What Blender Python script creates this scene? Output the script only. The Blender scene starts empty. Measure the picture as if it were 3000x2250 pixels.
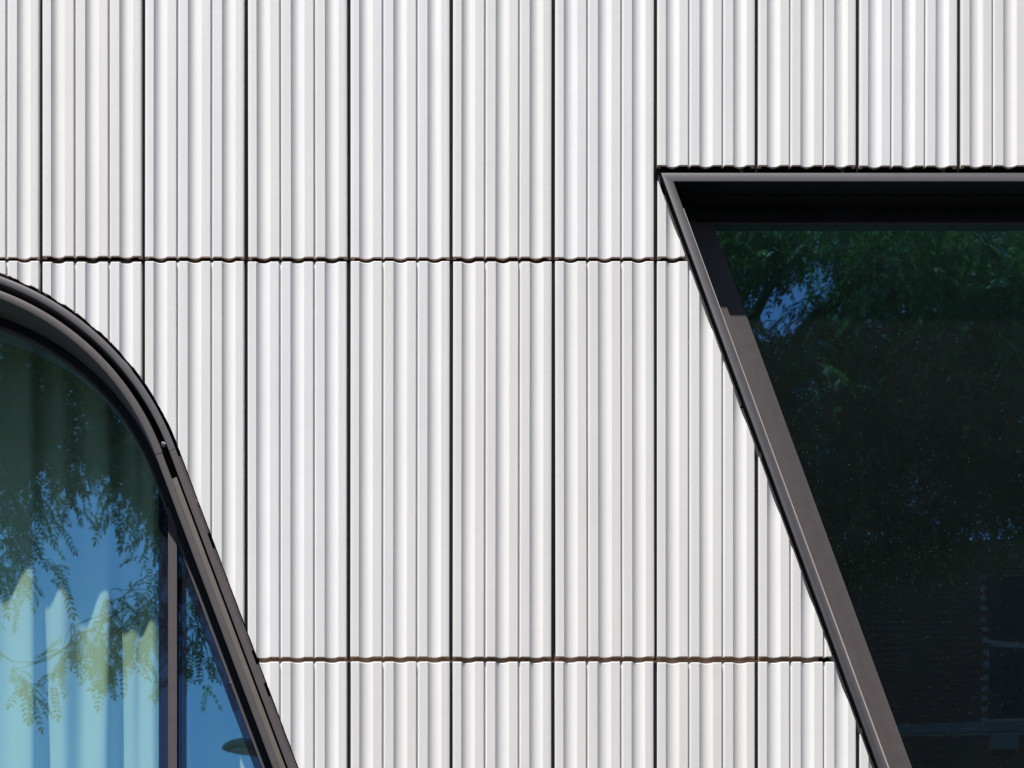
import bpy, bmesh, math, random
import numpy as np
from mathutils import Vector, Matrix

# ------------------------------------------------------------------ frame of reference
# the facade is measured in "units": 297 units = one 0.40 m panel module
S = 0.4 / 297.0            # metres per unit
F = 6000.0                 # camera distance in units (and focal length in photo pixels)
HY = 4200.0                # eye level, in units below the facade datum
EYE = 1.6
ZC = EYE + (HY - 1125.0) * S
SC = bpy.context.scene
COL = SC.collection
random.seed(11); RNG = np.random.default_rng(11)

def W(x, y, d=0.0):        # facade units -> world
    return ((x - 1500.0) * S, d * S, (1125.0 - y) * S + ZC)
def G(x, y, d):            # facade coordinates of what is seen at (x, y) but lies d units back
    k = (F + d) / F
    return 1500.0 + (x - 1500.0) * k, HY + (y - HY) * k

# ------------------------------------------------------------------ camera, sky, sun, exposure
cam = bpy.data.cameras.new('camera'); camo = bpy.data.objects.new('camera', cam); COL.objects.link(camo)
camo.location = (0, -F * S, EYE); camo.rotation_euler = (math.pi / 2, 0, 0)
cam.sensor_width = 36.0; cam.lens = 72.0; cam.shift_y = (HY - 1125.0) / 3000.0
cam.dof.use_dof = True; cam.dof.focus_distance = F * S + 0.01; cam.dof.aperture_fstop = 5.6
cam.clip_start = 0.05; cam.clip_end = 2000.0
SC.camera = camo

SUN_AZ = math.radians(40.0)      # to the left of the facade's normal
SUN_EL = math.radians(64.6)
sunv = Vector((-math.sin(SUN_AZ) * math.cos(SUN_EL), -math.cos(SUN_AZ) * math.cos(SUN_EL), math.sin(SUN_EL)))
world = bpy.data.worlds.new('World'); SC.world = world; world.use_nodes = True
wn = world.node_tree.nodes; wl = world.node_tree.links
sky = wn.new('ShaderNodeTexSky'); sky.sky_type = 'NISHITA'; sky.sun_disc = False
sky.sun_elevation = SUN_EL; sky.sun_rotation = math.atan2(sunv.x, sunv.y)
sky.air_density = 1.0; sky.dust_density = 0.4; sky.ozone_density = 2.0
bg = wn['Background']; bg.inputs['Strength'].default_value = 0.056
wl.new(sky.outputs[0], bg.inputs['Color'])
sl = bpy.data.lights.new('sun', 'SUN'); sl.energy = 5.0; sl.angle = math.radians(0.53); sl.color = (1.0, 0.96, 0.905)
slo = bpy.data.objects.new('sun', sl); COL.objects.link(slo); slo.location = (-6, -9, 25)
slo.rotation_euler = sunv.to_track_quat('Z', 'Y').to_euler()
SC.view_settings.view_transform = 'Standard'; SC.view_settings.look = 'None'
SC.view_settings.gamma = 1.0; SC.view_settings.use_curve_mapping = False
SC.view_settings.exposure = 0.64
SC.render.engine = 'CYCLES'
SC.cycles.max_bounces = 10; SC.cycles.diffuse_bounces = 5; SC.cycles.transparent_max_bounces = 24
SC.cycles.sample_clamp_indirect = 4.0

# ------------------------------------------------------------------ materials
def mat(name):
    m = bpy.data.materials.new(name); m.use_nodes = True
    return m, m.node_tree.nodes, m.node_tree.links, m.node_tree.nodes['Principled BSDF']
def noise(n, scale, detail=3, rough=0.5):
    t = n.new('ShaderNodeTexNoise'); t.inputs['Scale'].default_value = scale
    t.inputs['Detail'].default_value = detail; t.inputs['Roughness'].default_value = rough
    return t
def ramp(n, stops):
    r = n.new('ShaderNodeValToRGB')
    while len(r.color_ramp.elements) < len(stops): r.color_ramp.elements.new(0.5)
    for e, (p, c) in zip(r.color_ramp.elements, stops):
        e.position = p; e.color = (*c, 1) if len(c) == 3 else c
    return r
def mathn(n, l, op, a, b=None, clamp=False):
    m = n.new('ShaderNodeMath'); m.operation = op; m.use_clamp = clamp
    for i, v in enumerate((a, b)):
        if v is None: continue
        if isinstance(v, (int, float)): m.inputs[i].default_value = v
        else: l.new(v, m.inputs[i])
    return m.outputs[0]
def mixc(n, l, fac, a, b, mode='MIX'):
    m = n.new('ShaderNodeMix'); m.data_type = 'RGBA'; m.blend_type = mode
    for sock, v in ((m.inputs[0], fac), (m.inputs[6], a), (m.inputs[7], b)):
        if isinstance(v, (int, float)): sock.default_value = v
        elif isinstance(v, tuple): sock.default_value = (*v, 1)
        else: l.new(v, sock)
    return m.outputs[2]
def bump(n, l, h, strength, dist, normal=None):
    b = n.new('ShaderNodeBump'); b.inputs['Strength'].default_value = strength; b.inputs['Distance'].default_value = dist
    l.new(h, b.inputs['Height'])
    if normal is not None: l.new(normal, b.inputs['Normal'])
    return b.outputs[0]
def objco(n):
    return n.new('ShaderNodeTexCoord').outputs['Object']

def make_plain(name, col, rough=0.6, grain=0.12, gscale=120, spec=0.5, metallic=0.0, bstr=0.0, speck=0.0):
    m, n, l, p = mat(name); co = objco(n)
    t = noise(n, gscale, 4); l.new(co, t.inputs['Vector'])
    t2 = noise(n, gscale * 0.06, 3); l.new(co, t2.inputs['Vector'])
    f = mathn(n, l, 'ADD', mathn(n, l, 'MULTIPLY', t.outputs[0], 0.5), mathn(n, l, 'MULTIPLY', t2.outputs[0], 0.5))
    lo = tuple(c * (1 - grain) for c in col); hi = tuple(min(1, c * (1 + grain)) for c in col)
    r = ramp(n, [(0.3, lo), (0.7, hi)]); l.new(f, r.inputs[0])
    c = r.outputs[0]
    if speck:
        v = n.new('ShaderNodeTexVoronoi'); v.inputs['Scale'].default_value = 140; l.new(co, v.inputs['Vector'])
        s = ramp(n, [(0.0, (1, 1, 1)), (0.13, (0, 0, 0))]); l.new(v.outputs['Distance'], s.inputs[0])
        sep = n.new('ShaderNodeSeparateColor'); l.new(v.outputs['Color'], sep.inputs[0])
        k = mathn(n, l, 'MULTIPLY', mathn(n, l, 'GREATER_THAN', sep.outputs[0], 0.82), s.outputs[0])
        c = mixc(n, l, mathn(n, l, 'MULTIPLY', k, speck), c, (0.45, 0.43, 0.40))
    l.new(c, p.inputs['Base Color'])
    p.inputs['Roughness'].default_value = rough; p.inputs['Metallic'].default_value = metallic
    p.inputs['Specular IOR Level'].default_value = spec
    if bstr: l.new(bump(n, l, t.outputs[0], bstr, 0.002), p.inputs['Normal'])
    return m

def make_glaze():
    m, n, l, p = mat('white_ceramic_glaze'); co = objco(n)
    oi = n.new('ShaderNodeObjectInfo')
    big = noise(n, 2.2, 4); l.new(co, big.inputs['Vector'])
    st = n.new('ShaderNodeMapping'); st.inputs['Scale'].default_value = (60, 60, 1.2); l.new(co, st.inputs[0])
    streak = noise(n, 1.0, 3); l.new(st.outputs[0], streak.inputs['Vector'])
    base = mixc(n, l, oi.outputs['Random'], (0.778, 0.765, 0.756), (0.798, 0.798, 0.806))
    f = ramp(n, [(0.32, (0.965, 0.965, 0.965)), (0.68, (1.0, 1.0, 1.0))]); l.new(big.outputs[0], f.inputs[0])
    f2 = ramp(n, [(0.3, (0.965, 0.963, 0.96)), (0.65, (1.0, 1.0, 1.0))]); l.new(streak.outputs[0], f2.inputs[0])
    c = mixc(n, l, 1.0, base, f.outputs[0], 'MULTIPLY'); c = mixc(n, l, 1.0, c, f2.outputs[0], 'MULTIPLY')
    # pin-holes and tiny chips in the glaze
    v = n.new('ShaderNodeTexVoronoi'); v.inputs['Scale'].default_value = 34; l.new(co, v.inputs['Vector'])
    sep = n.new('ShaderNodeSeparateColor'); l.new(v.outputs['Color'], sep.inputs[0])
    s = ramp(n, [(0.0, (1, 1, 1)), (0.055, (0, 0, 0))]); l.new(v.outputs['Distance'], s.inputs[0])
    k = mathn(n, l, 'MULTIPLY', mathn(n, l, 'GREATER_THAN', sep.outputs[1], 0.93), s.outputs[0])
    c = mixc(n, l, mathn(n, l, 'MULTIPLY', k, 0.55), c, (0.30, 0.25, 0.21))
    # dull grey smudges, few
    sm = noise(n, 5.5, 2); l.new(co, sm.inputs['Vector'])
    smr = ramp(n, [(0.70, (0, 0, 0)), (0.80, (1, 1, 1))]); l.new(sm.outputs[0], smr.inputs[0])
    c = mixc(n, l, mathn(n, l, 'MULTIPLY', smr.outputs[0], 0.12), c, (0.45, 0.42, 0.38))
    l.new(c, p.inputs['Base Color'])
    p.inputs['Roughness'].default_value = 0.42; p.inputs['Specular IOR Level'].default_value = 0.45
    peel = noise(n, 230, 2); l.new(co, peel.inputs['Vector'])
    wave = noise(n, 38, 2); l.new(co, wave.inputs['Vector'])
    b1 = bump(n, l, wave.outputs[0], 0.10, 0.003)
    b2 = bump(n, l, peel.outputs[0], 0.22, 0.0008, b1)
    b3 = bump(n, l, s.outputs[0], 0.25, -0.0012, b2)
    l.new(b3, p.inputs['Normal'])
    return m

def make_glass(name, tint, refl, haze, specks):
    m, n, l, p = mat(name); out = n['Material Output']; n.remove(p); co = objco(n)
    wv = noise(n, 1.3, 1); mp = n.new('ShaderNodeMapping'); mp.inputs['Scale'].default_value = (1.0, 1.0, 2.2)
    l.new(co, mp.inputs[0]); l.new(mp.outputs[0], wv.inputs['Vector'])
    nb = bump(n, l, wv.outputs[0], 0.035, 0.02)
    # coated pane: what it mirrors and what it lets through
    tr = n.new('ShaderNodeBsdfTransparent'); tr.inputs[0].default_value = (*tint, 1)
    gl = n.new('ShaderNodeBsdfGlossy'); gl.inputs['Roughness'].default_value = 0.0
    gl.inputs['Color'].default_value = (*refl, 1); l.new(nb, gl.inputs['Normal'])
    mx = n.new('ShaderNodeAddShader'); l.new(tr.outputs[0], mx.inputs[0]); l.new(gl.outputs[0], mx.inputs[1])
    # dust on the outer face
    df = n.new('ShaderNodeBsdfDiffuse'); df.inputs['Color'].default_value = (0.60, 0.70, 0.74, 1)
    hz = noise(n, 3.0, 4); l.new(co, hz.inputs['Vector'])
    fine = noise(n, 260, 2); l.new(co, fine.inputs['Vector'])
    h = mathn(n, l, 'MULTIPLY', mathn(n, l, 'MULTIPLY', hz.outputs[0], fine.outputs[0]), haze * 4)
    tot = h
    for sc, thr, keep, amt in ((120, 0.17, 0.72, 0.55), (330, 0.30, 0.5, 0.16), (620, 0.34, 0.4, 0.12)):
        v = n.new('ShaderNodeTexVoronoi'); v.inputs['Scale'].default_value = sc; l.new(co, v.inputs['Vector'])
        sp = n.new('ShaderNodeSeparateColor'); l.new(v.outputs['Color'], sp.inputs[0])
        r = ramp(n, [(0.0, (1, 1, 1)), (thr, (0, 0, 0))]); l.new(v.outputs['Distance'], r.inputs[0])
        k = mathn(n, l, 'MULTIPLY', mathn(n, l, 'GREATER_THAN', sp.outputs[0], keep), r.outputs[0])
        k = mathn(n, l, 'MULTIPLY', k, mathn(n, l, 'MULTIPLY', sp.outputs[1], amt * specks))
        tot = mathn(n, l, 'ADD', tot, k)
    tot = mathn(n, l, 'MINIMUM', tot, 0.8)
    m2 = n.new('ShaderNodeMixShader'); l.new(tot, m2.inputs[0]); l.new(mx.outputs[0], m2.inputs[1]); l.new(df.outputs[0], m2.inputs[2])
    l.new(m2.outputs[0], out.inputs['Surface'])
    return m

def make_clear():
    m, n, l, p = mat('inner_glass_face'); out = n['Material Output']; n.remove(p)
    tr = n.new('ShaderNodeBsdfTransparent'); tr.inputs[0].default_value = (1, 1, 1, 1)
    l.new(tr.outputs[0], out.inputs['Surface']); return m

def make_curtain():
    m, n, l, p = mat('pale_curtain_fabric'); co = objco(n)
    mp = n.new('ShaderNodeMapping'); mp.inputs['Scale'].default_value = (900, 900, 900); l.new(co, mp.inputs[0])
    t = noise(n, 1.0, 2); l.new(mp.outputs[0], t.inputs['Vector'])
    r = ramp(n, [(0.3, (0.56, 0.58, 0.54)), (0.7, (0.64, 0.66, 0.62))]); l.new(t.outputs[0], r.inputs[0])
    l.new(r.outputs[0], p.inputs['Base Color']); p.inputs['Roughness'].default_value = 0.95
    p.inputs['Specular IOR Level'].default_value = 0.1
    tl = n.new('ShaderNodeBsdfTranslucent'); tl.inputs[0].default_value = (0.60, 0.61, 0.58, 1)
    mx = n.new('ShaderNodeMixShader'); mx.inputs[0].default_value = 0.28
    l.new(p.outputs[0], mx.inputs[1]); l.new(tl.outputs[0], mx.inputs[2]); l.new(mx.outputs[0], n['Material Output'].inputs['Surface'])
    return m

def make_leaf():
    m, n, l, p = mat('tree_leaf'); co = objco(n)
    t = noise(n, 3.5, 3); l.new(co, t.inputs['Vector'])
    r = ramp(n, [(0.3, (0.040, 0.072, 0.026)), (0.55, (0.062, 0.102, 0.036)), (0.75, (0.100, 0.145, 0.042))]); l.new(t.outputs[0], r.inputs[0])
    l.new(r.outputs[0], p.inputs['Base Color']); p.inputs['Roughness'].default_value = 0.75; p.inputs['Specular IOR Level'].default_value = 0.2
    tl = n.new('ShaderNodeBsdfTranslucent'); l.new(mixc(n, l, 0.6, r.outputs[0], (0.10, 0.20, 0.03)), tl.inputs[0])
    mx = n.new('ShaderNodeMixShader'); mx.inputs[0].default_value = 0.35
    l.new(p.outputs[0], mx.inputs[1]); l.new(tl.outputs[0], mx.inputs[2]); l.new(mx.outputs[0], n['Material Output'].inputs['Surface'])
    return m

M = {}
M['glaze'] = make_glaze()
M['clay'] = make_plain('bare_brown_clay', (0.60, 0.46, 0.36), 0.9, 0.25, 260, 0.2, bstr=0.4)
M['bronze'] = make_plain('dark_bronze_metal', (0.098, 0.085, 0.088), 0.5, 0.14, 400, 0.25, speck=0.12)
M['graphite'] = make_plain('graphite_metal', (0.104, 0.099, 0.109), 0.45, 0.16, 300, 0.35, speck=0.10)
M['warm_trim'] = make_plain('pale_bronze_metal', (0.155, 0.135, 0.122), 0.45, 0.10, 700, 0.5)
M['beige'] = make_plain('beige_sealant', (0.42, 0.38, 0.34), 0.7, 0.15, 90, 0.3)
M['black'] = make_plain('black_membrane', (0.016, 0.015, 0.015), 0.8, 0.2, 60, 0.2)
M['rail'] = make_plain('black_coated_rail', (0.030, 0.029, 0.029), 0.55, 0.2, 60, 0.4)
M['flash'] = make_plain('grey_flashing', (0.085, 0.088, 0.092), 0.5, 0.15, 80, 0.5)
M['steel'] = make_plain('bright_steel', (0.62, 0.62, 0.63), 0.25, 0.1, 300, 0.6, metallic=0.9)
M['trim_shade'] = make_plain('black_trim_and_shade', (0.012, 0.013, 0.017), 0.5, 0.2, 60, 0.3)  # black trim, and painted shade in the window recesses
M['glassL'] = make_glass('green_tinted_glass', (0.61, 0.74, 0.64), (0.21, 0.50, 0.65), 0.002, 0.35)
M['glassR'] = make_glass('dusty_green_tinted_glass', (0.47, 0.68, 0.62), (0.15, 0.37, 0.56), 0.004, 1.5)
M['clear'] = make_clear()
def make_frit():
    m, n, l, p = mat('black_enamelled_glass'); out = n['Material Output']; n.remove(p)
    df = n.new('ShaderNodeBsdfDiffuse'); df.inputs['Color'].default_value = (0.010, 0.011, 0.014, 1)
    gl = n.new('ShaderNodeBsdfGlossy'); gl.inputs['Roughness'].default_value = 0.02; gl.inputs['Color'].default_value = (0.045, 0.085, 0.14, 1)
    ad = n.new('ShaderNodeAddShader'); l.new(df.outputs[0], ad.inputs[0]); l.new(gl.outputs[0], ad.inputs[1]); l.new(ad.outputs[0], out.inputs['Surface'])
    return m
M['frit'] = make_frit()
M['curtain'] = make_curtain()
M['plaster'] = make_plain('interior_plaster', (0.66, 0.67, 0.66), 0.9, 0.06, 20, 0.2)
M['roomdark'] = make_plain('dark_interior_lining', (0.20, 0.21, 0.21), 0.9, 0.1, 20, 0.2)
M['leaf'] = make_leaf()
M['bark'] = make_plain('tree_bark', (0.085, 0.065, 0.048), 0.9, 0.4, 40, 0.2, bstr=0.6)
M['brick'] = make_plain('dark_red_brick', (0.12, 0.055, 0.042), 0.9, 0.35, 30, 0.2, bstr=0.4)
M['mortar'] = make_plain('grey_mortar', (0.30, 0.28, 0.26), 0.95, 0.15, 60, 0.2)
M['stone'] = make_plain('pale_stone', (0.15, 0.14, 0.13), 0.85, 0.12, 30, 0.3)
M['asphalt'] = make_plain('asphalt', (0.045, 0.044, 0.044), 0.9, 0.3, 80, 0.3, bstr=0.3)
M['paving'] = make_plain('concrete_paving', (0.075, 0.072, 0.07), 0.9, 0.15, 12, 0.3)
M['lamp_metal'] = make_plain('grey_painted_steel', (0.22, 0.22, 0.22), 0.5, 0.1, 40, 0.5)
M['lens'] = make_plain('lamp_lens', (0.55, 0.55, 0.52), 0.3, 0.05, 40, 0.5)
M['pane'] = make_plain('dark_window_pane', (0.015, 0.018, 0.024), 0.3, 0.05, 4, 0.1)

# ------------------------------------------------------------------ helpers
def link(name, verts, faces, mats, parent=None, midx=None, smooth=None):
    me = bpy.data.meshes.new(name); me.from_pydata(verts, [], faces)
    for m in (mats if isinstance(mats, (list, tuple)) else [mats]): me.materials.append(m)
    if midx is not None: me.polygons.foreach_set('material_index', midx)
    if smooth is not None:
        me.polygons.foreach_set('use_smooth', [True] * len(me.polygons)); me.set_sharp_from_angle(angle=math.radians(smooth))
    me.update()
    o = bpy.data.objects.new(name, me); COL.objects.link(o)
    if parent is not None:
        o.parent = parent; o.matrix_parent_inverse = PINV[parent.name]
    return o
PINV = {}
def empty(name, loc, label, cat):
    o = bpy.data.objects.new(name, None); COL.objects.link(o); o.location = loc; o.empty_display_size = 0.3
    o['label'] = label; o['category'] = cat
    PINV[o.name] = Matrix.Translation(loc).inverted(); return o
def reg(o):                       # let a mesh at the world origin be a parent (keeps children in world coordinates)
    PINV[o.name] = Matrix.Identity(4); return o
def recalc(o):
    bm = bmesh.new(); bm.from_mesh(o.data); bmesh.ops.recalc_face_normals(bm, faces=bm.faces); bm.to_mesh(o.data); bm.free(); return o
def prism(name, poly, d0, d1, m, parent, front_mat=None):     # poly in facade units, between two depths
    n = len(poly)
    v = [W(x, y, d0) for x, y in poly] + [W(x, y, d1) for x, y in poly]
    f = [tuple(range(n)), tuple(range(2 * n - 1, n - 1, -1))] + [(i, i + n, (i + 1) % n + n, (i + 1) % n) for i in range(n)]
    mats = [m] if front_mat is None else [m, front_mat]
    mi = [1 if (front_mat is not None and k == 0) else 0 for k in range(len(f))]
    return recalc(link(name, v, f, mats, parent, mi))
def boxmesh(x0, x1, y0, y1, z0, z1):
    v = [(x, y, z) for z in (z0, z1) for y in (y0, y1) for x in (x0, x1)]
    f = [(0, 2, 3, 1), (4, 5, 7, 6), (0, 1, 5, 4), (2, 6, 7, 3), (0, 4, 6, 2), (1, 3, 7, 5)]
    return v, f
def box(name, x0, x1, y0, y1, z0, z1, m, parent=None):
    v, f = boxmesh(x0, x1, y0, y1, z0, z1); return link(name, v, f, m, parent)
def ubox(name, x0, x1, y0, y1, d0, d1, m, parent):            # box in facade units
    a = W(x0, y1, d0); b = W(x1, y0, d1); return box(name, a[0], b[0], a[1], b[1], a[2], b[2], m, parent)
def struct(o): o['kind'] = 'structure'; return o
def tubes(segs, sides=5):                                     # [(p, q, rp, rq)] -> verts, faces
    V, Fc = [], []
    for p, q, rp, rq in segs:
        p = Vector(p); q = Vector(q); ax = (q - p)
        if ax.length < 1e-6: continue
        ax.normalize(); u = ax.orthogonal().normalized(); w = ax.cross(u); b = len(V)
        for c, r in ((p, rp), (q, rq)):
            for k in range(sides):
                a = 2 * math.pi * k / sides; V.append(tuple(c + u * (r * math.cos(a)) + w * (r * math.sin(a))))
        Fc += [(b + k, b + (k + 1) % sides, b + sides + (k + 1) % sides, b + sides + k) for k in range(sides)]
        Fc += [tuple(range(b + sides - 1, b - 1, -1)), tuple(range(b + sides, b + 2 * sides))]
    return V, Fc
def offset_closed(poly, n):        # inward offset of a closed polygon (clockwise on the facade, y down); n per edge or one number
    N = len(poly); ns = n if isinstance(n, (list, tuple)) else [n] * N; out = []
    for i in range(N):
        p0, p1, p2 = (np.array(poly[(i + k) % N], float) for k in (-1, 0, 1))
        e1 = (p1 - p0) / np.linalg.norm(p1 - p0); e2 = (p2 - p1) / np.linalg.norm(p2 - p1)
        m1 = np.array((-e1[1], e1[0])); m2 = np.array((-e2[1], e2[0]))   # inward for clockwise (y down)
        a = ns[(i - 1) % N]; b = ns[i]
        A = np.array([m1, m2]); det = np.linalg.det(A)
        q = p1 + m1 * a if abs(det) < 1e-4 else p1 + np.linalg.solve(A, np.array((a, b)))
        out.append((float(q[0]), float(q[1])))
    return out
def loft_closed(name, sections, m, parent, wrap=True, smooth=30):      # sections: [(polygon, depth)], rings joined into a frame
    N = len(sections[0][0]); K = len(sections)
    v = [W(x, y, d) for poly, d in sections for x, y in poly]; f = []
    for s in range(K if wrap else K - 1):
        a, b = s * N, ((s + 1) % K) * N
        f += [(a + i, a + (i + 1) % N, b + (i + 1) % N, b + i) for i in range(N)]
    return recalc(link(name, v, f, m, parent, None, smooth))
def sweep_open(name, path, nrm, section, m, parent, smooth=30):        # section: closed [(offset, depth)] or a function of the path index
    N = len(path); v = []; f = []
    for i in range(N):
        sec = section(i) if callable(section) else section
        for o, d in sec: v.append(W(path[i][0] + nrm[i][0] * o, path[i][1] + nrm[i][1] * o, d))
    K = len(sec)
    for i in range(N - 1):
        f += [(i * K + k, i * K + (k + 1) % K, (i + 1) * K + (k + 1) % K, (i + 1) * K + k) for k in range(K)]
    f += [tuple(range(K)), tuple(range((N - 1) * K, N * K))]
    return recalc(link(name, v, f, m, parent, None, smooth))
def clipx(poly, x0, keep_left):
    out = []; ins = (lambda p: p[0] <= x0) if keep_left else (lambda p: p[0] >= x0)
    for i in range(len(poly)):
        a, b = poly[i - 1], poly[i]
        if ins(a) != ins(b):
            t = (x0 - a[0]) / (b[0] - a[0]); out.append((x0, a[1] + t * (b[1] - a[1])))
        if ins(b): out.append(b)
    return out
def rsec(n0, n1, d0, d1, r=1.6):   # rectangle section with eased front edges
    return [(n0, d0 + r), (n0 + r * .3, d0 + r * .3), (n0 + r, d0), (n1 - r, d0), (n1 - r * .3, d0 + r * .3), (n1, d0 + r), (n1, d1), (n0, d1)]

# ------------------------------------------------------------------ the ground
XL, XR = -40.0, 40.0
def sheet(name, x0, x1, y0, y1, z, m):
    return struct(link(name, [(x0, y0, z), (x1, y0, z), (x1, y1, z), (x0, y1, z)], [(0, 1, 2, 3)], m))
sheet('ground', -600, 600, -600, 600, -0.02, M['asphalt'])
struct(box('pavement', XL, XR, -5.0, 0.30, -0.015, 0.12, M['paving']))
struct(box('far_pavement', XL, XR, -19.7, -15.0, -0.015, 0.12, M['paving']))

# ------------------------------------------------------------------ the building: outlines of its two windows
bld = empty('building', (0, 0.1, 0), 'white building front of tall fluted ceramic panels with two dark framed windows', 'building')
ACX, ACY, AR = -280.0, 1608.0, 847.0                 # arch of the left window
LEG = 0.375; LEG0 = 23.7
BOT = 2900.0
def left_path(n_arc=60):                             # from the right foot, up over the arch, to the left foot (open); inward normals
    a_end = math.atan(LEG)                           # angle where the straight leg begins
    P, Nn = [], []
    nl = (-math.cos(a_end), math.sin(a_end))
    tx, ty = ACX + AR * math.cos(a_end), ACY - AR * math.sin(a_end)
    for t in np.linspace(1, 0, 14)[:-1]:
        y = ty + (BOT - ty) * t; P.append((tx + (y - ty) * LEG, y)); Nn.append(nl)
    for a in np.linspace(a_end, math.pi / 2, n_arc):
        P.append((ACX + AR * math.cos(a), ACY - AR * math.sin(a))); Nn.append((-math.cos(a), math.sin(a)))
    Q = [(2 * ACX - x, y) for x, y in reversed(P[:-1])]; R = [(-a, b) for a, b in reversed(Nn[:-1])]
    return P + Q, Nn + R
LP, LN = left_path()
def left_closed(n):                                  # closed inward offset polygon, clockwise (right foot last)
    pts = [(x + nx * n, y + ny * n) for (x, y), (nx, ny) in zip(LP, LN)]
    foot = BOT - 60 - n
    pts = [p for p in pts if p[1] < foot]
    xr = pts[0][0] + (foot - pts[0][1]) * LEG; xl = pts[-1][0] - (foot - pts[-1][1]) * LEG
    return [(xl, foot)] + pts[::-1] + [(xr, foot)]
RS = 0.366
RW = [(1936.0, 506.0), (4664.0, 506.0), (4664.0 - RS * (BOT - 506), BOT), (1936.0 + RS * (BOT - 506), BOT)]

def arch_y(x, n):                                    # height of the left outline (offset n inward) over x; None where it is not
    r = AR - n; a_end = math.atan(LEG); ex = ACX + r * math.cos(a_end)
    lx = 2 * ACX - ex
    if lx <= x <= ex: return ACY - math.sqrt(max(0.0, r * r - (x - ACX) ** 2))
    ty = ACY - r * math.sin(a_end)
    return ty + (x - ex) / LEG if x > ex else ty + (lx - x) / LEG

# ------------------------------------------------------------------ fluted panels
HALFW = 144.8
FL = [25.0 - 144.8, 125.0 - 144.8, 225.0 - 144.8]    # left edges of the three flutes
FW, FD = 40.5, 9.7
GR = [90.2 - 144.8, 190.2 - 144.8]; GW, GD = 11.0, 7.0
FR = (FW * FW / 4 + FD * FD) / (2 * FD)
def front(u):
    d = 0.0
    for a in FL:
        if a < u < a + FW:
            c = abs(u - a - FW / 2) / (FW / 2); d = FD * (1 - c ** 2.25)
    for a in GR:
        if a < u < a + GW:
            t = u - a
            d = GD * min(1.0, t / 1.6) if t < 6.6 else GD * (GW - t) / (GW - 6.6)
    e = HALFW - abs(u); R = 3.0
    if e < R: d = R - math.sqrt(max(0.0, R * R - (R - e) ** 2))
    return d
def back(u, side):                                   # side breaks ties at the steps of the webs
    d = front(max(-HALFW + 4, min(HALFW - 4, u))) + 6.0
    uu = u + side * 0.01
    if abs(uu) > HALFW - 10.5: d = 16.2
    for a in FL:
        if abs(uu - a - FW / 2) < 5: d += 2.6
    for a in GR:
        if abs(uu - a - GW / 2) < 5.5: d = front(u) + 8
    return d
US = [-HALFW, -HALFW + .4, -HALFW + 1.2, -HALFW + 3, -HALFW + 10.5, HALFW - 10.5, HALFW - 3, HALFW - 1.2, HALFW - .4, HALFW]
for a in FL: US += [a + FW * k / 16 for k in range(17)] + [a + FW / 2 - 5, a + FW / 2 + 5]
for a in GR: US += [a, a + 1.6, a + 6.6, a + GW]
US = sorted(set(round(u, 3) for u in US))
STEPS = sorted([-HALFW + 10.5, HALFW - 10.5] + [a + FW / 2 + s for a in FL for s in (-5, 5)] + [a + GW / 2 + s for a in GR for s in (-5.5, 5.5)])

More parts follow.
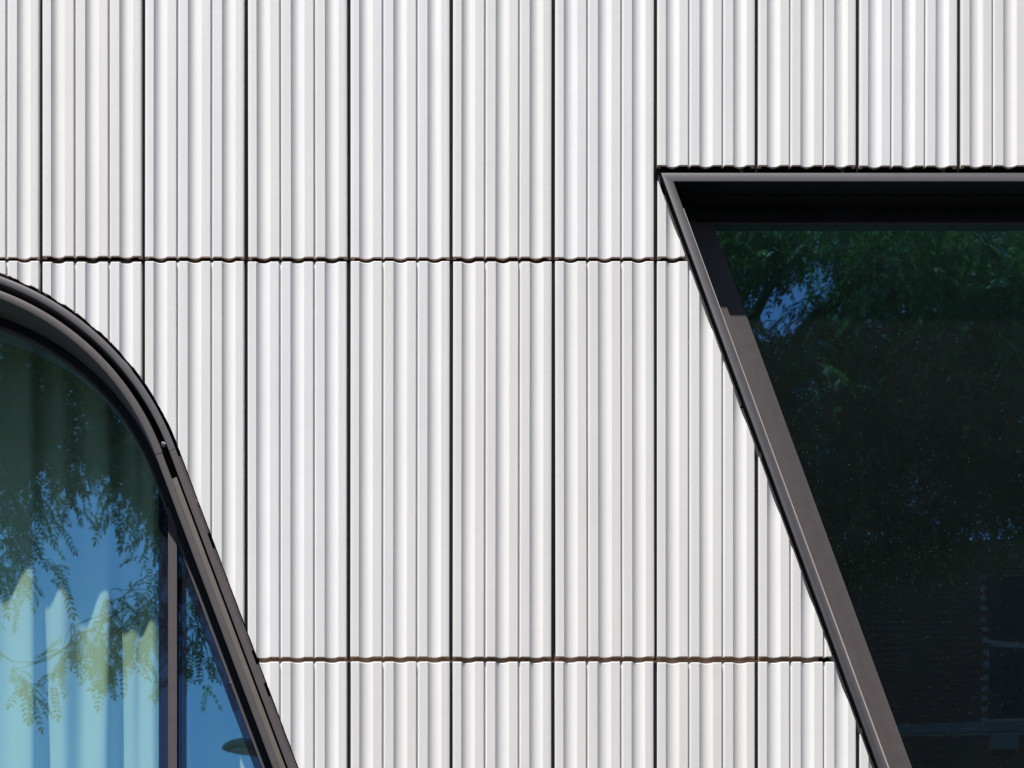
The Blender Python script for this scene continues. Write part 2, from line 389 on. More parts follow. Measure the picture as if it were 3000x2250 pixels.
def panel(xc, ytop, ybot, cut_top=None, cut_bot=None, xlim=None, halfw=HALFW):
    """one ceramic panel; cut_* give the sawn edge as y(x); xlim trims it sideways"""
    k = halfw / HALFW
    jx, jy, jd = random.uniform(-.9, .9), random.uniform(-1.4, 1.4), random.uniform(-1.6, 1.3)
    sk = random.uniform(-.9, .9); lean = random.uniform(-1.0, 1.0)
    ytop += jy; ybot += jy
    us = list(US)
    cut = cut_top or cut_bot
    if cut: us = sorted(set(us + [round(u, 3) for u in np.arange(-HALFW, HALFW, 4.0)]))
    cols = []
    def edge(x):
        t, b, ct, cb = ytop, ybot, False, False
        if cut_top:
            c = cut_top(x)
            if c is not None and c > t: t, ct = c, True
        if cut_bot:
            c = cut_bot(x)
            if c is not None and c < b: b, cb = c, True
        return t, b, ct, cb
    for u in us:
        x = xc + jx + u * k
        if xlim and not (xlim[0] <= x <= xlim[1]): continue
        t, b, ct, cb = edge(x)
        cols.append((u, x, t, b, ct, cb))
    if cut:                                          # keep the stretch that exists; close it to a point at the cut
        ok = [i for i, c in enumerate(cols) if c[3] - c[2] > 1.0]
        if not ok: return None
        cols = cols[ok[0]:ok[-1] + 1]
        if ok[-1] - ok[0] + 1 != len(ok): cols = [c for c in cols if c[3] - c[2] > 1.0]
    if len(cols) < 2: return None
    out = []                                         # duplicate the columns at the webs' steps
    for c in cols:
        if any(abs(c[0] - s) < 0.02 for s in STEPS): out += [(c, -1), (c, 1)]
        else: out.append((c, 1 if c[0] < 0 else -1))
    V, Fc, MI = [], [], []
    for (u, x, t, b, ct, cb), sd in out:
        f = front(u) + jd; bk = back(u, sd) + jd
        rt = 0.0 if ct else 1.8; rb = 0.0 if cb else 1.0
        if ct: t += random.uniform(-1.0, 1.0)
        if cb: b += random.uniform(-1.3, 1.0)
        xt, xb = (x - sk, x + sk) if not cut else (x, x); l0, l1 = (-lean, lean) if not cut else (0, 0)
        V += [W(xt, t, f + rt + l0), W(xt, t + rt * 1.2 + .01, f + l0), W(xb, b - rb * 1.2 - .01, f + l1), W(xb, b, f + rb + l1), W(xb, b, bk + l1), W(xt, t, bk + l0)]
    for i in range(len(out) - 1):
        a = i * 6; c = a + 6
        for j in range(6):
            q = (a + j, a + (j + 1) % 6, c + (j + 1) % 6, c + j)
            Fc.append(q); MI.append(0 if j < 3 else 1)
    e = (len(out) - 1) * 6
    Fc += [tuple(range(6)), tuple(range(e, e + 6))]
    sawn = bool(cut)
    MI += [1 if (sawn and us and out[0][0][0] > -HALFW + .1) else 0, 1 if (sawn and out[-1][0][0] < HALFW - .1) else 0]
    o = recalc(link('panel', V, Fc, [M['glaze'], M['clay']], bld, MI))
    o.data.polygons.foreach_set('use_smooth', [j % 6 == 1 for j in range(len(Fc) - 2)] + [False, False])   # smooth across the flutes only
    o.data.set_sharp_from_angle(angle=math.radians(22)); o.data.update()
    return o

JX = [-481.0, -181.0, 119.5, 420.0, 720.5, 1021.0, 1321.5, 1621.0, 1921.0, 2217.5, 2514.0, 2810.5, 3107.0, 3403.5]
A_TOP, A_BOT, B_TOP, B_BOT, C_TOP, C_BOT, HEAD = -412.0, 752.5, 765.0, 1924.0, 1938.5, 3100.0, 485.5
NL = -9.0                                            # sawn edge stands this far outside the left frame
cutL = lambda x: arch_y(x, NL)
cutR = lambda x: 520.0 + (x - 1924.0) / RS
for i in range(len(JX) - 1):
    xc = (JX[i] + JX[i + 1]) / 2; hw = (JX[i + 1] - JX[i]) / 2 - 5.3
    panel(xc, A_TOP - 1180, A_TOP - 15, halfw=hw)
    right = JX[i] >= 1920
    panel(xc, A_TOP, HEAD if right else A_BOT, halfw=hw)
    if not right:
        L = cutL if JX[i] < 1000 else None
        panel(xc, B_TOP, B_BOT, cut_bot=L, halfw=hw)
        panel(xc, C_TOP, C_BOT, cut_bot=L, halfw=hw)
    else:
        panel(xc, HEAD + 20, A_BOT, cut_top=cutR, halfw=hw)
        panel(xc, B_TOP, B_BOT, cut_top=cutR, halfw=hw)
        panel(xc, C_TOP, C_BOT, cut_top=cutR, halfw=hw)

# carrier rails behind the open joints: each length stops where it meets a window
for i, jx in enumerate(JX):
    segs = [(A_TOP - 1180, A_TOP - 8), (A_TOP - 6, 400.0 if jx > 1950 else 757.0)]
    if jx <= 1950: segs += [(759.0, 1931.0), (1933.0, C_BOT)]
    else: segs += [(cutR(jx) - 6, 757.0), (759.0, 1931.0), (1933.0, C_BOT)]
    for a, b in segs:
        if jx > 1950: a2 = a if b <= 500 else max(a, cutR(jx) - 6); b2 = b if b > 500 else 500.0
        else: a2, b2 = a, b
        if jx < 1000:
            c = arch_y(jx, -10); b2 = min(b2, c)
        if b2 - a2 < 8: continue
        ubox('rail', jx - 16, jx + 16, a2 + .6, b2 - .6, 19.5, 34, M['rail'], bld)
        ubox('joint_strip', jx - 4.2, jx + 3.4, a2 + 3, b2 - 3, 15.2 + random.uniform(-.8, .8), 19.4, M['rail'], bld)
# clips at the row joints: little steel tongues behind the panels
for jx in JX[1:-1]:
    for yy in (759.0, 1932.0):
        if (jx < 720 and yy > arch_y(jx, -20)) or (jx > 1950 and yy < cutR(jx)): continue
        ubox('clip', jx - 24, jx - 17, yy - 7, yy + 9, 18.5, 24, M['flash'], bld)
        ubox('clip', jx + 17, jx + 24, yy - 7, yy + 9, 18.5, 24, M['flash'], bld)
for i in range(8, len(JX) - 2):                      # brackets over the window head
    ubox('bracket', JX[i + 1] - 46, JX[i + 1] - 38, 470, 503, 17, 40, M['flash'], bld)
ubox('cross_rail', 757, 2400, 1910, 1948, 17.8, 19.2, M['clay'], bld)
ubox('cross_rail', -480, 1990, 735, 786, 48, 56, M['clay'], bld)

# wall behind the cladding, with the two openings cut out
def wall_with_holes(name, x0, x1, y0, y1, d0, d1, holes, m, parent):
    bm = bmesh.new()
    def loop(pts, d):
        vs = [bm.verts.new(W(x, y, d)) for x, y in pts]
        return vs, [bm.edges.new((vs[i - 1], vs[i])) for i in range(len(vs))]
    rims = []
    for d in (d0, d1):
        es = []; vv = []
        for pts in [[(x0, y0), (x1, y0), (x1, y1), (x0, y1)]] + holes:
            v, e = loop(pts, d); es += e; vv.append(v)
        bmesh.ops.triangle_fill(bm, use_beauty=True, use_dissolve=False, edges=es); rims.append(vv)
    for va, vb in zip(*rims):
        for i in range(len(va)): bm.faces.new((va[i - 1], va[i], vb[i], vb[i - 1]))
    bmesh.ops.recalc_face_normals(bm, faces=bm.faces)
    me = bpy.data.meshes.new(name); bm.to_mesh(me); bm.free(); me.materials.append(m)
    o = bpy.data.objects.new(name, me); COL.objects.link(o); o.parent = parent; o.matrix_parent_inverse = PINV[parent.name]
    return o
BX0, BX1, BY0, BY1 = -3300.0, 6300.0, -3600.0, 1125.0 + ZC / S
wall_with_holes('wall', BX0, BX1, BY0, BY1, 62, 175, [left_closed(26), offset_closed(RW, 30)], M['black'], bld)
# floors, partition and roof of the rooms behind
def room(name, x0, x1, y0, y1, d1, m):
    v = [W(x, y, d) for d in (175.5, d1) for y in (y0, y1) for x in (x0, x1)]
    f = [(0, 1, 5, 4), (2, 6, 7, 3), (0, 4, 6, 2), (1, 3, 7, 5), (4, 5, 7, 6)]
    return link(name, v, f, m, bld)
room('room_lining', -2800, 1150, 560, 3080, 3600, M['plaster'])
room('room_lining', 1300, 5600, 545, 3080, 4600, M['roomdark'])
ubox('roof', BX0 - 40, BX1 + 40, BY0 - 60, BY0 - 1, -30, 6000, M['flash'], bld)
for xx in (BX0, BX1 - 100): ubox('side_wall', xx, xx + 100, BY0, BY1, 175.6, 6000, M['plaster'], bld)
ubox('rear_wall', BX0, BX1, BY0, BY1, 6000.5, 6100, M['plaster'], bld)

# ------------------------------------------------------------------ right window: inverted trapezoid
rq = lambda n: offset_closed(RW, n)
e_ = 1.6
wr = loft_closed('window', [(rq(0), e_), (rq(.5), .5), (rq(e_), 0), (rq(26 - e_), 0), (rq(25.5), .5), (rq(26), e_), (rq(26), 112), (rq(0), 112)], M['graphite'], bld, True, 30)
wr.data.materials.append(M['trim_shade'])
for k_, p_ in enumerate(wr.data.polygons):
    if k_ // 4 == 5: p_.material_index = 1          # reveal behind the face: its shade painted in black
wr['label'] = 'large inverted trapezoid window with dark metal frame and dusty green glass'
reg(wr)
#            head, right jamb, sill, left jamb
g0 = offset_closed(RW, [25.5, 25.5, 25.5, 25.5]); g1 = offset_closed(RW, [34, 78.6, 40, 78.6])
g2 = offset_closed(RW, [78, 127.4, 78, 127.4]); g2i = offset_closed(RW, [75.5, 125, 75.5, 125])
loft_closed('inner_frame', [(g0, 112.5), (g1, 112.5), (g1, 120), (g2i, 120), (g2, 121), (g2, 123.6), (g0, 145)], M['bronze'], wr, True, 30)
g3 = offset_closed(RW, [66, 116, 66, 116])
prism('pane', g3, 124, 130, M['clear'], wr, M['glassR'])
# beige bead along the left jamb, widening downwards
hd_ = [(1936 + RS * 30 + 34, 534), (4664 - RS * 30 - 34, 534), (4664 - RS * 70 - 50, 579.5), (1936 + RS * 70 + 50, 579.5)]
prism('head_shade_strip', hd_, 108, 119, M['trim_shade'], wr)  # added black strip, paints the deep shade under the head
jt = np.linspace(0, 1, 24); jp = [(1936 + RS * (620 - 506) + RS * (BOT - 640) * t, 620 + (BOT - 640) * t) for t in jt]
ln = math.hypot(1, RS); jn = [(1 / ln, -RS / ln)] * len(jp)
sweep_open('sealant_bead', jp, jn, lambda i: [(25.2, -.5), (26.6 + 3.2 * min(1, .18 + jt[i]), -.5), (26.6 + 3.2 * min(1, .18 + jt[i]), 5), (25.2, 5)], M['beige'], wr)
# flashing leaf beside the frame, in lengths
fl = [(560, 1180), (1186, 1905), (1911, 2820)]
for a, b in fl:
    pp = [(1936 + RS * (y - 506), y) for y in np.linspace(a, b, 12)]
    sweep_open('flashing', pp, [(1 / ln, -RS / ln)] * 12, lambda i: [(-18.5, 14), (-8, 12), (-8, 15), (-18.5, 17)], M['rail'], wr)
sweep_open('seal', [(1936 + RS * (y - 506), y) for y in np.linspace(515, BOT, 8)], [(1 / ln, -RS / ln)] * 8, [(-14, 47), (-.6, 47), (-.6, 60), (-14, 60)], M['trim_shade'], wr)

# ------------------------------------------------------------------ left window: rounded arch on leaning legs
def cutpath(sel):
    idx = [i for i in range(len(LP)) if sel(*LP[i])]
    return idx
def nearest_y(y): return min(range(len(LP)), key=lambda i: abs(LP[i][1] - y) + (1e6 if LP[i][0] < ACX else 0))
def sub(y_lo, y_hi):             # right-hand stretch of the outline between two heights, ends interpolated, finely sampled
    ys = np.linspace(y_hi, y_lo, 60); P = []; Nn = []
    a_end = math.atan(LEG); tx, ty = ACX + AR * math.cos(a_end), ACY - AR * math.sin(a_end)
    for y in ys:
        if y >= ty: P.append((tx + (y - ty) * LEG, y)); Nn.append((-math.cos(a_end), math.sin(a_end)))
        else:
            a = math.asin((ACY - y) / AR); P.append((ACX + AR * math.cos(a), y)); Nn.append((-math.cos(a), math.sin(a)))
    return P, Nn
def arc_rest(y_from):            # the arch from a height on the right over the top and down the left leg
    a0 = math.asin((ACY - y_from) / AR); a_end = math.atan(LEG); P = []; Nn = []
    for a in np.linspace(a0, math.pi - a_end, 80):
        P.append((ACX + AR * math.cos(a), ACY - AR * math.sin(a))); Nn.append((-math.cos(a), math.sin(a)))
    x, y = P[-1]
    for t in np.linspace(0, 1, 8)[1:]:
        P.append((x - (BOT - y) * t * LEG, y + (BOT - y) * t)); Nn.append(Nn[79])
    return P, Nn
P1, N1 = arc_rest(1313.0)
wlft = sweep_open('window', P1, N1, rsec(0, 20.5, 0, 95), M['graphite'], bld)
wlft['label'] = 'round arched window with double dark bronze frame and pale curtain behind'
reg(wlft)
P2, N2 = sub(1314.2, BOT)
sweep_open('outer_frame', P2, N2, rsec(0, 20.5, 0, 95), M['bronze'], wlft)
P3, N3 = arc_rest(1340.0) if 1340 < ACY - AR * math.sin(math.atan(LEG)) else arc_rest(1310.0)
sweep_open('sash_frame', P3, N3, rsec(39.5, 62, .6, 118), M['bronze'], wlft)
P4, N4 = sub(1311.2, BOT)
sweep_open('sash_frame', P4, N4, rsec(41, 61.5, 1.2, 118), M['bronze'], wlft)
P5, N5 = sub(1386.0, BOT)
sweep_open('trim_strip', P5, N5, [(26.0, 5.0), (26.8, 3.6), (40.9, 5.2), (40.9, 22), (26.0, 22)], M['warm_trim'], wlft)
PA, NA = arc_rest(1300.0)
sweep_open('gap_seal', LP, LN, [(20.3, 62), (41, 62), (41, 96), (20.3, 96)], M['trim_shade'], wlft)
sweep_open('reveal_lining', LP, LN, [(55, 118.3), (61, 118.3), (61, 175), (55, 175)], M['trim_shade'], wlft)  # black colour stands in for shade deep in the recess
# glazing frame set back behind the sash: shaded face painted black, lit edge bronze
sweep_open('glazing_shade_band', LP, LN, [(60.5, 127), (82, 127), (82, 139), (60.5, 139)], M['trim_shade'], wlft)
sweep_open('glazing_bead', LP, LN, rsec(82.2, 91, 126, 139, 1.0), M['bronze'], wlft)
op = left_closed(80)
mx0, _ = G(493, 1900, 128); mx1, _ = G(518.7, 1900, 128); mc = (mx0 + mx1) / 2
mul = clipx(clipx(left_closed(78), mx0, False), mx1, True)
prism('mullion', mul, 124.5, 139.5, M['bronze'], wlft)
sx0, _ = G(465, 1900, 140); sx1, _ = G(546.5, 1900, 140)
prism('pane', clipx(op, sx0, True), 140, 146, M['clear'], wlft, M['glassL'])
prism('pane', clipx(left_closed(113), sx1, False), 140, 146, M['clear'], wlft, M['glassL'])
prism('frit_band', clipx(clipx(left_closed(80), sx0 + .3, False), sx1 - .3, True), 140.2, 160, M['frit'], wlft)
prism('mullion_shade_bar', clipx(clipx(left_closed(80), 450, False), 504, True), 160.5, 240, M['trim_shade'], wlft)  # added depth behind the mullion, there to shade the curtain
P6, N6 = sub(1560, BOT - 150)
sweep_open('frit_band', P6, N6, [(84, 140.6), (112.7, 140.6), (112.7, 159.5), (84, 159.5)], M['frit'], wlft)
# clips and screws
def screw(x, y, d, r, m, parent, name='screw'):
    bm = bmesh.new(); bmesh.ops.create_uvsphere(bm, u_segments=10, v_segments=6, radius=r * S)
    for v in bm.verts: v.co.y *= 0.6
    me = bpy.data.meshes.new(name); bm.to_mesh(me); bm.free(); me.materials.append(m)
    for p in me.polygons: p.use_smooth = True
    o = bpy.data.objects.new(name, me); COL.objects.link(o); o.location = W(x, y, d)
    o.parent = parent; o.matrix_parent_inverse = PINV[parent.name]; return o
screw(577.5, 1468, .6, 2.4, M['lamp_metal'], wlft); screw(675.0, 1998, 4.5, 2.8, M['lamp_metal'], wlft); screw(2062, 935, 44, 1.8, M['lamp_metal'], wr)
def rod(name, p, q, r, m, parent, sides=12):
    V, Fc = tubes([(p, q, r, r)], sides); return link(name, V, Fc, m, parent, None, 40)
bx, by = 478.0, 1296.0
for k, (rr, dd) in enumerate(((7.0, 0), (8.0, 3.2), (7.0, 6.4), (8.0, 9.6))):
    c = Vector(W(bx - 4 + dd * .8, by + dd * .33, 10)); ax = Vector((.92, 0, -.38)) * (1.5 * S)
    rod('bolt_thread', c - ax, c + ax, rr * S, M['steel'], wlft)
for a in (79.0, 71.5, 66.0, 58.5, 53.5, 47.0, 40.0):    # fixing clips in the narrow gap outside the frame
    a = math.radians(a); big = random.random() < .6
    da = math.radians(1.5 if big else .35)
    pp = [(ACX + AR * math.cos(t), ACY - AR * math.sin(t)) for t in np.linspace(a - da, a + da, 6)]
    nn = [(-math.cos(t), math.sin(t)) for t in np.linspace(a - da, a + da, 6)]
    sweep_open('fixing_clip', pp, nn, [(-6.5, 16), (-.4, 8), (-.4, 12), (-6.5, 20)], M['flash'], wlft)
for y0_, y1_ in ((1335, 1560), (1606, 1905), (1945, 2000), (2040, 2780)):   # cover strips between frame and sawn panels
    pp, nn = sub(y0_, y1_); sweep_open('cover_strip', pp, nn, [(-5.5, 6), (-.3, 3), (-.3, 9), (-5.5, 12)], M['bronze'], wlft)

# ------------------------------------------------------------------ curtain
CT = [(-700, 330), (-640, 296), (-560, 345), (-480, 300), (-400, 348), (-330, 300), (-250, 345), (-170, 298), (-95, 345), (-30, 330), (25, 333), (70, 298), (98, 293), (122, 340), (150, 346), (166, 318), (190, 314), (232, 346), (258, 348), (284, 304), (318, 298), (345, 344), (368, 350), (386, 332), (404, 331), (420, 346), (434, 302), (452, 298), (500, 340),
      (560, 318), (600, 346), (642, 320), (700, 348), (760, 312), (820, 348), (900, 310), (980, 340)]
def curtain():
    global CT
    CT = [(x, 322 + (d - 322) * .95 - 34) for x, d in CT]
    xs = np.arange(CT[0][0], CT[-1][0], 3.0)
    lin = np.interp(xs, [c[0] for c in CT], [c[1] for c in CT]); ker = np.exp(-.5 * (np.arange(-8, 9) * 3.0 / 10.5) ** 2); ker /= ker.sum()
    ds = np.convolve(np.pad(lin, 8, mode='edge'), ker, mode='valid'); ds = 288 + (ds - 288) * 1.18
    ys = np.linspace(600, 3000, 28); V, Fc = [], []
    for th in (0, 2.2):
        for j, y in enumerate(ys):
            for i, (x, d) in enumerate(zip(xs, ds)):
                dep = 288 + (d - 288) * (0.75 + 0.25 * j / 27) + 4 * math.sin(y * .004 + x * .03) + th
                gx = G(x, 1900, d)[0] + 3.5 * math.sin(y * .0031 + x * .011)
                V.append(W(gx, y, dep))
    n = len(xs); m = len(ys)
    for s in range(2):
        o = s * n * m
        Fc += [(o + j * n + i, o + j * n + i + 1, o + (j + 1) * n + i + 1, o + (j + 1) * n + i) for j in range(m - 1) for i in range(n - 1)]
    o = n * m
    Fc += [(i, i + 1, o + i + 1, o + i) for i in range(n - 1)] + [((m - 1) * n + i, (m - 1) * n + i + 1, o + (m - 1) * n + i + 1, o + (m - 1) * n + i) for i in range(n - 1)]
    c = recalc(link('curtain', V, Fc, M['curtain'], None, None, 60))
    c['label'] = 'pale full-length curtain hanging in soft folds behind the arched window'; c['category'] = 'curtain'
    return c
curtain()
ctr = box('curtain_track', *(W(-720, 592, 0)[0], W(1000, 592, 0)[0], 270 * S, 310 * S, W(0, 598, 0)[2], W(0, 586, 0)[2]), M['flash'], bld)

# ------------------------------------------------------------------ across the street: what the panes mirror
GL = 140.5 * S
def mirrored(px, py, dist):      # place that shows in a pane at (px, py) and stands `dist` metres in front of the facade
    t = (F * S + 2 * GL + dist) / F
    return Vector(((px - 1500) * t, -dist, EYE + (HY - py) * t))

def leaf_template(rng):
    """pinnate leaf along +x, drooping to -z: midrib with leaflets in pairs"""
    V, Fc = [], []; L = rng.uniform(.24, .33); np_ = int(rng.integers(6, 9)); droop = rng.uniform(.25, .8)
    def rib(t): return np.array((L * t * (1 - .18 * droop * t), 0.0, -L * droop * t * t * .8))
    for k in range(4):
        a, b = rib(k / 4), rib((k + 1) / 4); i = len(V); w = .0013
        V += [a + (0, w, 0), a - (0, w, 0), b - (0, w, 0), b + (0, w, 0)]; Fc.append((i, i + 1, i + 2, i + 3))
    def leaflet(p, ax, up, ln, wd):
        side = np.cross(ax, up); i = len(V); cup = up * (wd * .22)
        for s, w in ((0, 0), (.3, 1), (.72, .68), (1, 0)):
            c = p + ax * (ln * s) - up * (ln * .12 * s * s)
            if w == 0: V.append(c)
            else: V.append(c + side * (wd * w) + cup); V.append(c - side * (wd * w) + cup)
        Fc.append((i, i + 1, i + 3, i + 5)); Fc.append((i, i + 5, i + 4, i + 2))
    for k in range(np_):
        t = .22 + .74 * k / (np_ - 1); p = rib(t)
        for s in (-1, 1):
            ax = np.array((.42 + rng.uniform(-.1, .15), s, -.25 - .5 * droop * rng.uniform(.4, 1.4))); ax /= np.linalg.norm(ax)
            up = np.array((rng.uniform(-.25, .25), -s * .25, 1.0)); up -= ax * up.dot(ax); up /= np.linalg.norm(up)
            leaflet(p, ax, up, rng.uniform(.045, .066), rng.uniform(.0095, .0125))
    ax = rib(1.0) - rib(.9); ax /= np.linalg.norm(ax); up = np.array((0, 0, 1.0)) - ax * ax[2]; up /= np.linalg.norm(up)
    leaflet(rib(1.0), ax, up, .06, .012)
    return np.array(V), np.array(Fc)
LEAVES = [leaf_template(RNG) for _ in range(7)]

def tree(name, label, trunk_xy, h_trunk, starts, droops, seed, limb_targets):
    rng = np.random.default_rng(seed)
    root = empty(name, (*trunk_xy, 0.0), label, 'tree')
    # trunk and limbs
    segs = []; base = Vector((*trunk_xy, 0)); top = Vector((trunk_xy[0] + .15, trunk_xy[1] + .1, h_trunk))
    pts = [base, base.lerp(top, .12), base.lerp(top, .5) + Vector((.06, -.05, 0)), top]
    for (a, b), (ra, rb) in zip(zip(pts[:-1], pts[1:]), ((.30, .22), (.22, .19), (.19, .15))): segs.append((a, b, ra, rb))
    V, Fc = tubes(segs, 12); link('trunk', V, Fc, M['bark'], root, None, 50)
    bs = []; nodes = []
    for q in limb_targets:
        q = Vector(q); a = top.lerp(base, rng.uniform(0, .15)); r = .085
        prev = a
        for k in range(1, 7):
            t = k / 6; p = a.lerp(q, t) + Vector((rng.normal(0, .10), rng.normal(0, .10), .9 * math.sin(math.pi * t) * .6))
            r2 = .085 * (1 - t) + .012
            bs.append((prev, p, r, r2)); prev = p; r = r2; nodes.append(p)
    SA = np.array(starts); tree_pts = np.array([tuple(p) for p in nodes]); par = {}
    dmin = np.full(len(SA), 1e9); who = np.zeros(len(SA), int)
    for j, q in enumerate(tree_pts):
        d = ((SA - q) ** 2).sum(1); m_ = d < dmin; dmin[m_] = d[m_]; who[m_] = j
    pts_all = list(tree_pts); done = np.zeros(len(SA), bool)
    for _ in range(len(SA)):                          # every spray joins the nearest wood already grown
        i = int(np.argmin(np.where(done, 1e9, dmin))); done[i] = True
        nd = pts_all[who[i]]; sN = SA[i]; ln_ = np.linalg.norm(nd - sN); mid = (nd + sN) / 2 + rng.normal(0, .12, 3) * ln_ + (0, 0, .10 * ln_)
        bs += [(nd, mid, .0075, .006), (mid, sN, .006, .004)]
        pts_all.append(sN); d = ((SA - sN) ** 2).sum(1) * 1.15; m_ = d < dmin; dmin[m_] = d[m_]; who[m_] = len(pts_all) - 1
    LV, LF, off = [], [], 0
    for s, (dr, ls) in zip(starts, droops):
        s = np.array(s)
        az = rng.uniform(0, 2 * math.pi); dirn = np.array((math.cos(az), math.sin(az), rng.uniform(-.5, .15) - dr)); dirn /= np.linalg.norm(dirn)
        Lt = rng.uniform(.35, .75) * ls; nl = max(3, int(rng.integers(6, 10) * ls)); prev = s
        for k in range(nl):
            t = (k + .6) / nl; p = s + dirn * Lt * t + np.array((0, 0, -.30 * dr * t * t - .07 * t * t))
            bs.append((prev, p, .0035, .0025)); prev = p
            v, f = LEAVES[int(rng.integers(0, len(LEAVES)))]
            a2 = math.atan2(dirn[1], dirn[0]) + (1 if k % 2 else -1) * rng.uniform(.5, 1.4); tl = rng.uniform(-.2, .7) + .35 * dr; ro = rng.normal(0, .35)
            ca, sa, ct, st, cr, sr = math.cos(a2), math.sin(a2), math.cos(tl), math.sin(tl), math.cos(ro), math.sin(ro)
            Rx = np.array(((1, 0, 0), (0, cr, -sr), (0, sr, cr))); Ry = np.array(((ct, 0, st), (0, 1, 0), (-st, 0, ct))); Rz = np.array(((ca, -sa, 0), (sa, ca, 0), (0, 0, 1)))
            LV.append((v * rng.uniform(.85, 1.15)) @ (Rz @ Ry @ Rx).T + p); LF.append(f + off); off += len(v)
    V, Fc = tubes(bs, 4); link('branches', V, Fc, M['bark'], root)
    LV = np.concatenate(LV); LF = np.concatenate(LF)
    me = bpy.data.meshes.new('crown'); me.vertices.add(len(LV)); me.vertices.foreach_set('co', LV.astype(np.float32).ravel())
    me.loops.add(LF.size); me.loops.foreach_set('vertex_index', LF.astype(np.int32).ravel())
    me.polygons.add(len(LF)); me.polygons.foreach_set('loop_start', np.arange(0, LF.size, 4, dtype=np.int32))
    me.update(calc_edges=True); me.materials.append(M['leaf'])
    o = bpy.data.objects.new('crown', me); COL.objects.link(o); o.parent = root; o.matrix_parent_inverse = PINV[root.name]
    return root

def inb(p, b): return b[0] <= p[0] <= b[2] and b[1] <= p[1] <= b[3]
def density_left(px, py):        # (how full, how long the sprays) of the crown that hangs over the arched window
    for b, v, ls in (((100, 1290, 300, 1360), .55, .6), ((300, 1290, 500, 1400), .8, .6), ((0, 1290, 100, 1560), .9, .7), ((395, 1400, 520, 1530), .8, .5),
                 ((-60, 1560, 60, 1660), .5, .6), ((110, 1610, 175, 1690), .6, .35), ((430, 1560, 500, 1640), .35, .5),
                 ((320, 1720, 480, 1830), .75, .45), ((190, 1810, 400, 1890), .7, .45), ((-30, 1900, 40, 2000), .4, .6),
                 ((560, 1760, 600, 1900), .8, .5), ((560, 1600, 720, 1720), .8, .7), ((230, 2060, 290, 2120), .25, .4), ((320, 2130, 360, 2180), .35, .4)):
        if inb((px, py), b): return v, ls
    if py < 1290: return 1.0, .9
    if px < -60: return (.8 if py < 1800 else .3), .9
    if 760 < px: return (.7 if py < 1700 else .25), .9
    return 0.0, 1.0
def density_right(px, py):
    if inb((px, py), (2130, 740, 2340, 950)) or inb((px, py), (2300, 680, 2500, 870)): return (.06 if py < 780 else .02), .4
    if inb((px, py), (2340, 870, 2520, 950)): return .9, .35
    if inb((px, py), (2560, 860, 2680, 930)) or inb((px, py), (2290, 1080, 2400, 1180)): return .45, .6
    if py < 1420: return 1.0, .8
    if px > 2880: return (.9, .45) if py < 1500 else (0.0, 1.0)
    if py < 1580: return .95, .6
    if px < 2500 and py < 1720: return .5, .7
    return 0.0, 1.0
def gather(n, box_, dens, dist, rng, cx, cy, rx, ry, dr):
    out, dd = [], []
    while len(out) < n:
        px, py = rng.uniform(box_[0], box_[2]), rng.uniform(box_[1], box_[3])
        if ((px - cx) / rx) ** 2 + ((py - cy) / ry) ** 2 > 1.0: continue
        q, ls = dens(px, py)
        if rng.random() > q: continue
        out.append(tuple(mirrored(px, py, rng.uniform(*dist)))); dd.append((dr * rng.uniform(.5, 1.5), ls))
    return out, dd
rg = np.random.default_rng(5)
s1, d1 = gather(820, (-60, 700, 720, 2230), density_left, (10.6, 13.2), rg, 300, 1300, 900, 1000, .55)
s2, d2 = gather(420, (-1200, -100, 1100, 1900), density_left, (10.2, 14.2), rg, -50, 900, 1250, 1050, .4)
limbsA = [tuple(mirrored(x, y, z)) for x, y, z in ((250, 900, 11.5), (450, 500, 12.2), (-100, 700, 12), (-700, 800, 11.4), (900, 500, 12.6), (-300, 1000, 12.4), (-200, 300, 12.0), (860, 1000, 11.6))]
tA = mirrored(980, 2600, 12.2)
tree('leafy_tree', 'leafy street tree with feathery leaves mirrored in the arched window', (tA.x, tA.y), 11.8, s1 + s2, d1 + d2, 21, limbsA)
s3, d3 = gather(2100, (2000, 560, 3100, 1760), density_right, (10.8, 13.8), rg, 2500, 1100, 1500, 1300, .35)
s4, d4 = gather(420, (1300, -250, 4000, 1500), density_right, (10.2, 14.4), rg, 2550, 800, 1350, 1000, .35)
limbsB = [tuple(mirrored(x, y, z)) for x, y, z in ((2150, 500, 11.6), (2600, 450, 12.4), (2900, 500, 12), (1950, 1200, 11.5), (2700, 1150, 13.2), (3300, 1100, 11.8), (3300, 700, 12.5), (2200, 200, 12.2), (2800, 100, 12.0), (1600, 700, 12))]
tB = mirrored(1850, 2600, 12.3)
tree('leafy_tree', 'broad dark leafy tree mirrored across the trapezoid window', (tB.x, tB.y), 11.6, s3 + s4, d3 + d4, 22, limbsB)

# brick house on the far side
bh = empty('brick_house', (12.0, -22.5, 0), 'dark brick house mirrored faintly low in the trapezoid window', 'house')
D0 = 20.0
def mx(px): return mirrored(px, 2000, D0).x
def mz(py): return mirrored(2000, py, D0).z
hx0, hx1, hz1 = mx(2330), mx(2330) + 14.0, mz(1630)
wz = [(mz(1880), mz(1690)), (mz(2105), mz(1900))]; wx0, wx1 = mx(2920), mx(2920) + 1.25
box('wall', hx0, hx1, -28.0, -D0 - .012, 0, hz1, M['mortar'], bh)
box('sky_block_wall', -45.0, hx0 - .002, -28.0, -D0 - .3, 0, 9.6, M['mortar'], bh)  # both wings added out of view to block low sky light
box('sky_block_wall', hx1 + .002, 48.0, -28.0, -D0 - .3, 0, hz1 - 1.2, M['mortar'], bh)
box('coping', hx0 - .08, hx1 + .08, -28.1, -D0 + .10, hz1 + .002, hz1 + .13, M['stone'], bh)
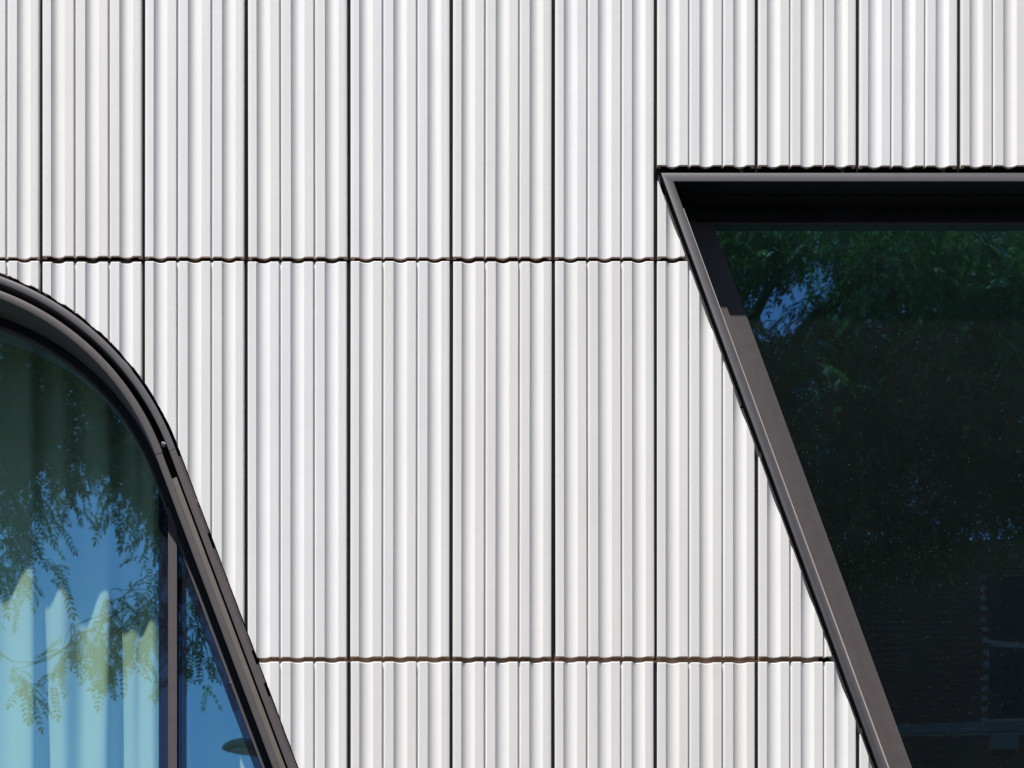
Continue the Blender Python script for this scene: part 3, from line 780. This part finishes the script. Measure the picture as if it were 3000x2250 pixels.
box('stone_band', hx0 - .01, hx1, -D0 - .01, -D0 + .035, mz(2152), mz(2118), M['stone'], bh)
for k, (z0, z1) in enumerate(wz):
    w_ = box('window', wx0 - .13, wx1 + .13, -D0 - .011, -D0 + .010, z0, z1, M['trim_shade'], bh); reg(w_)
    box('pane', wx0 + .06, wx1 - .06, -D0 + .0105, -D0 + .016, z0 + .06, z1 - .06, M['pane'], w_)
box('vent_box', mx(2895), mx(2972), -D0 - .005, -D0 + .16, mz(2216), mz(2170), M['stone'], bh)
bw, bhh, bj = .215, .065, .010
bv, bf = boxmesh(-bw / 2, bw / 2, -.012, .012, -bhh / 2, bhh / 2)
bm_ = bpy.data.meshes.new('brick'); bm_.from_pydata(bv, [], bf); bm_.materials.append(M['brick'])
cells = []
nrow = int((hz1 - .02) / (bhh + bj)); zc0 = mz(1870); xc0 = mx(2660)
for r in range(nrow - 62, nrow):
    z = .03 + r * (bhh + bj) + bhh / 2
    for c in range(int(9.0 / (bw + bj))):
        x = hx0 + bw / 2 + c * (bw + bj) + (bw / 2 if r % 2 else 0)
        if any(z0 - .05 < z < z1 + .05 and wx0 - .13 < x < wx1 + .13 for z0, z1 in wz): continue
        if mz(2160) < z < mz(2110): continue
        cells.append((max(abs(x - xc0) / 1.35, abs(z - zc0) / 1.05), x, z))
cells.sort(); rb = random.Random(3)
for q, x, z in cells[:300]:
    o = bpy.data.objects.new('brick', bm_); COL.objects.link(o); o.location = (x, -D0 - .004 + rb.uniform(-.003, .003), z)
    o.parent = bh; o.matrix_parent_inverse = PINV[bh.name]
V, Fc = [], []
for q, x, z in cells[300:]:
    b = len(V); V += [(x + a, -D0 - .004 + c, z + d) for a, c, d in bv]; Fc += [tuple(b + i for i in t) for t in bf]
o = link('brickwork', V, Fc, M['brick'], bh); o['kind'] = 'stuff'

# street lamp whose flat head shows at the foot of the narrow pane
lampq = mirrored(735, 2198, 9.6); pq = mirrored(1250, 2198, 9.6)
lp = empty('street_lamp', (pq.x, pq.y, .12), 'grey street lamp with flat oval head mirrored low in the arched window', 'street lamp')
V, Fc = tubes([((pq.x, pq.y, .12), (pq.x, pq.y, 1.2), .09, .085), ((pq.x, pq.y, 1.2), (pq.x, pq.y, lampq.z + .1), .07, .045)], 12)
link('pole', V, Fc, M['lamp_metal'], lp, None, 50)
V, Fc = tubes([((pq.x, pq.y, lampq.z + .05), (pq.x - .7, pq.y, lampq.z + .14), .03, .026), ((pq.x - .7, pq.y, lampq.z + .14), (lampq.x + .2, lampq.y, lampq.z + .05), .026, .022)], 10)
link('arm', V, Fc, M['lamp_metal'], lp, None, 50)
def blob(name, c, rx, ry, rz, m, parent, flat=0.3):
    bm = bmesh.new(); bmesh.ops.create_uvsphere(bm, u_segments=24, v_segments=12, radius=1)
    for v in bm.verts:
        z = v.co.z * rz
        if z < 0: z *= flat
        tx_ = 1 - .28 * max(0, -v.co.x)
        v.co = (c[0] + v.co.x * rx, c[1] + v.co.y * ry * tx_, c[2] + z)
    me = bpy.data.meshes.new(name); bm.to_mesh(me); bm.free(); me.materials.append(m)
    for p in me.polygons: p.use_smooth = True
    o = bpy.data.objects.new(name, me); COL.objects.link(o); o.parent = parent; o.matrix_parent_inverse = PINV[parent.name]; return o
hd = blob('lamp_head', (lampq.x, lampq.y, lampq.z), .27, .14, .085, M['lamp_metal'], lp); reg(hd)
blob('lens', (lampq.x - .04, lampq.y, lampq.z - .022), .16, .09, .02, M['lens'], hd)
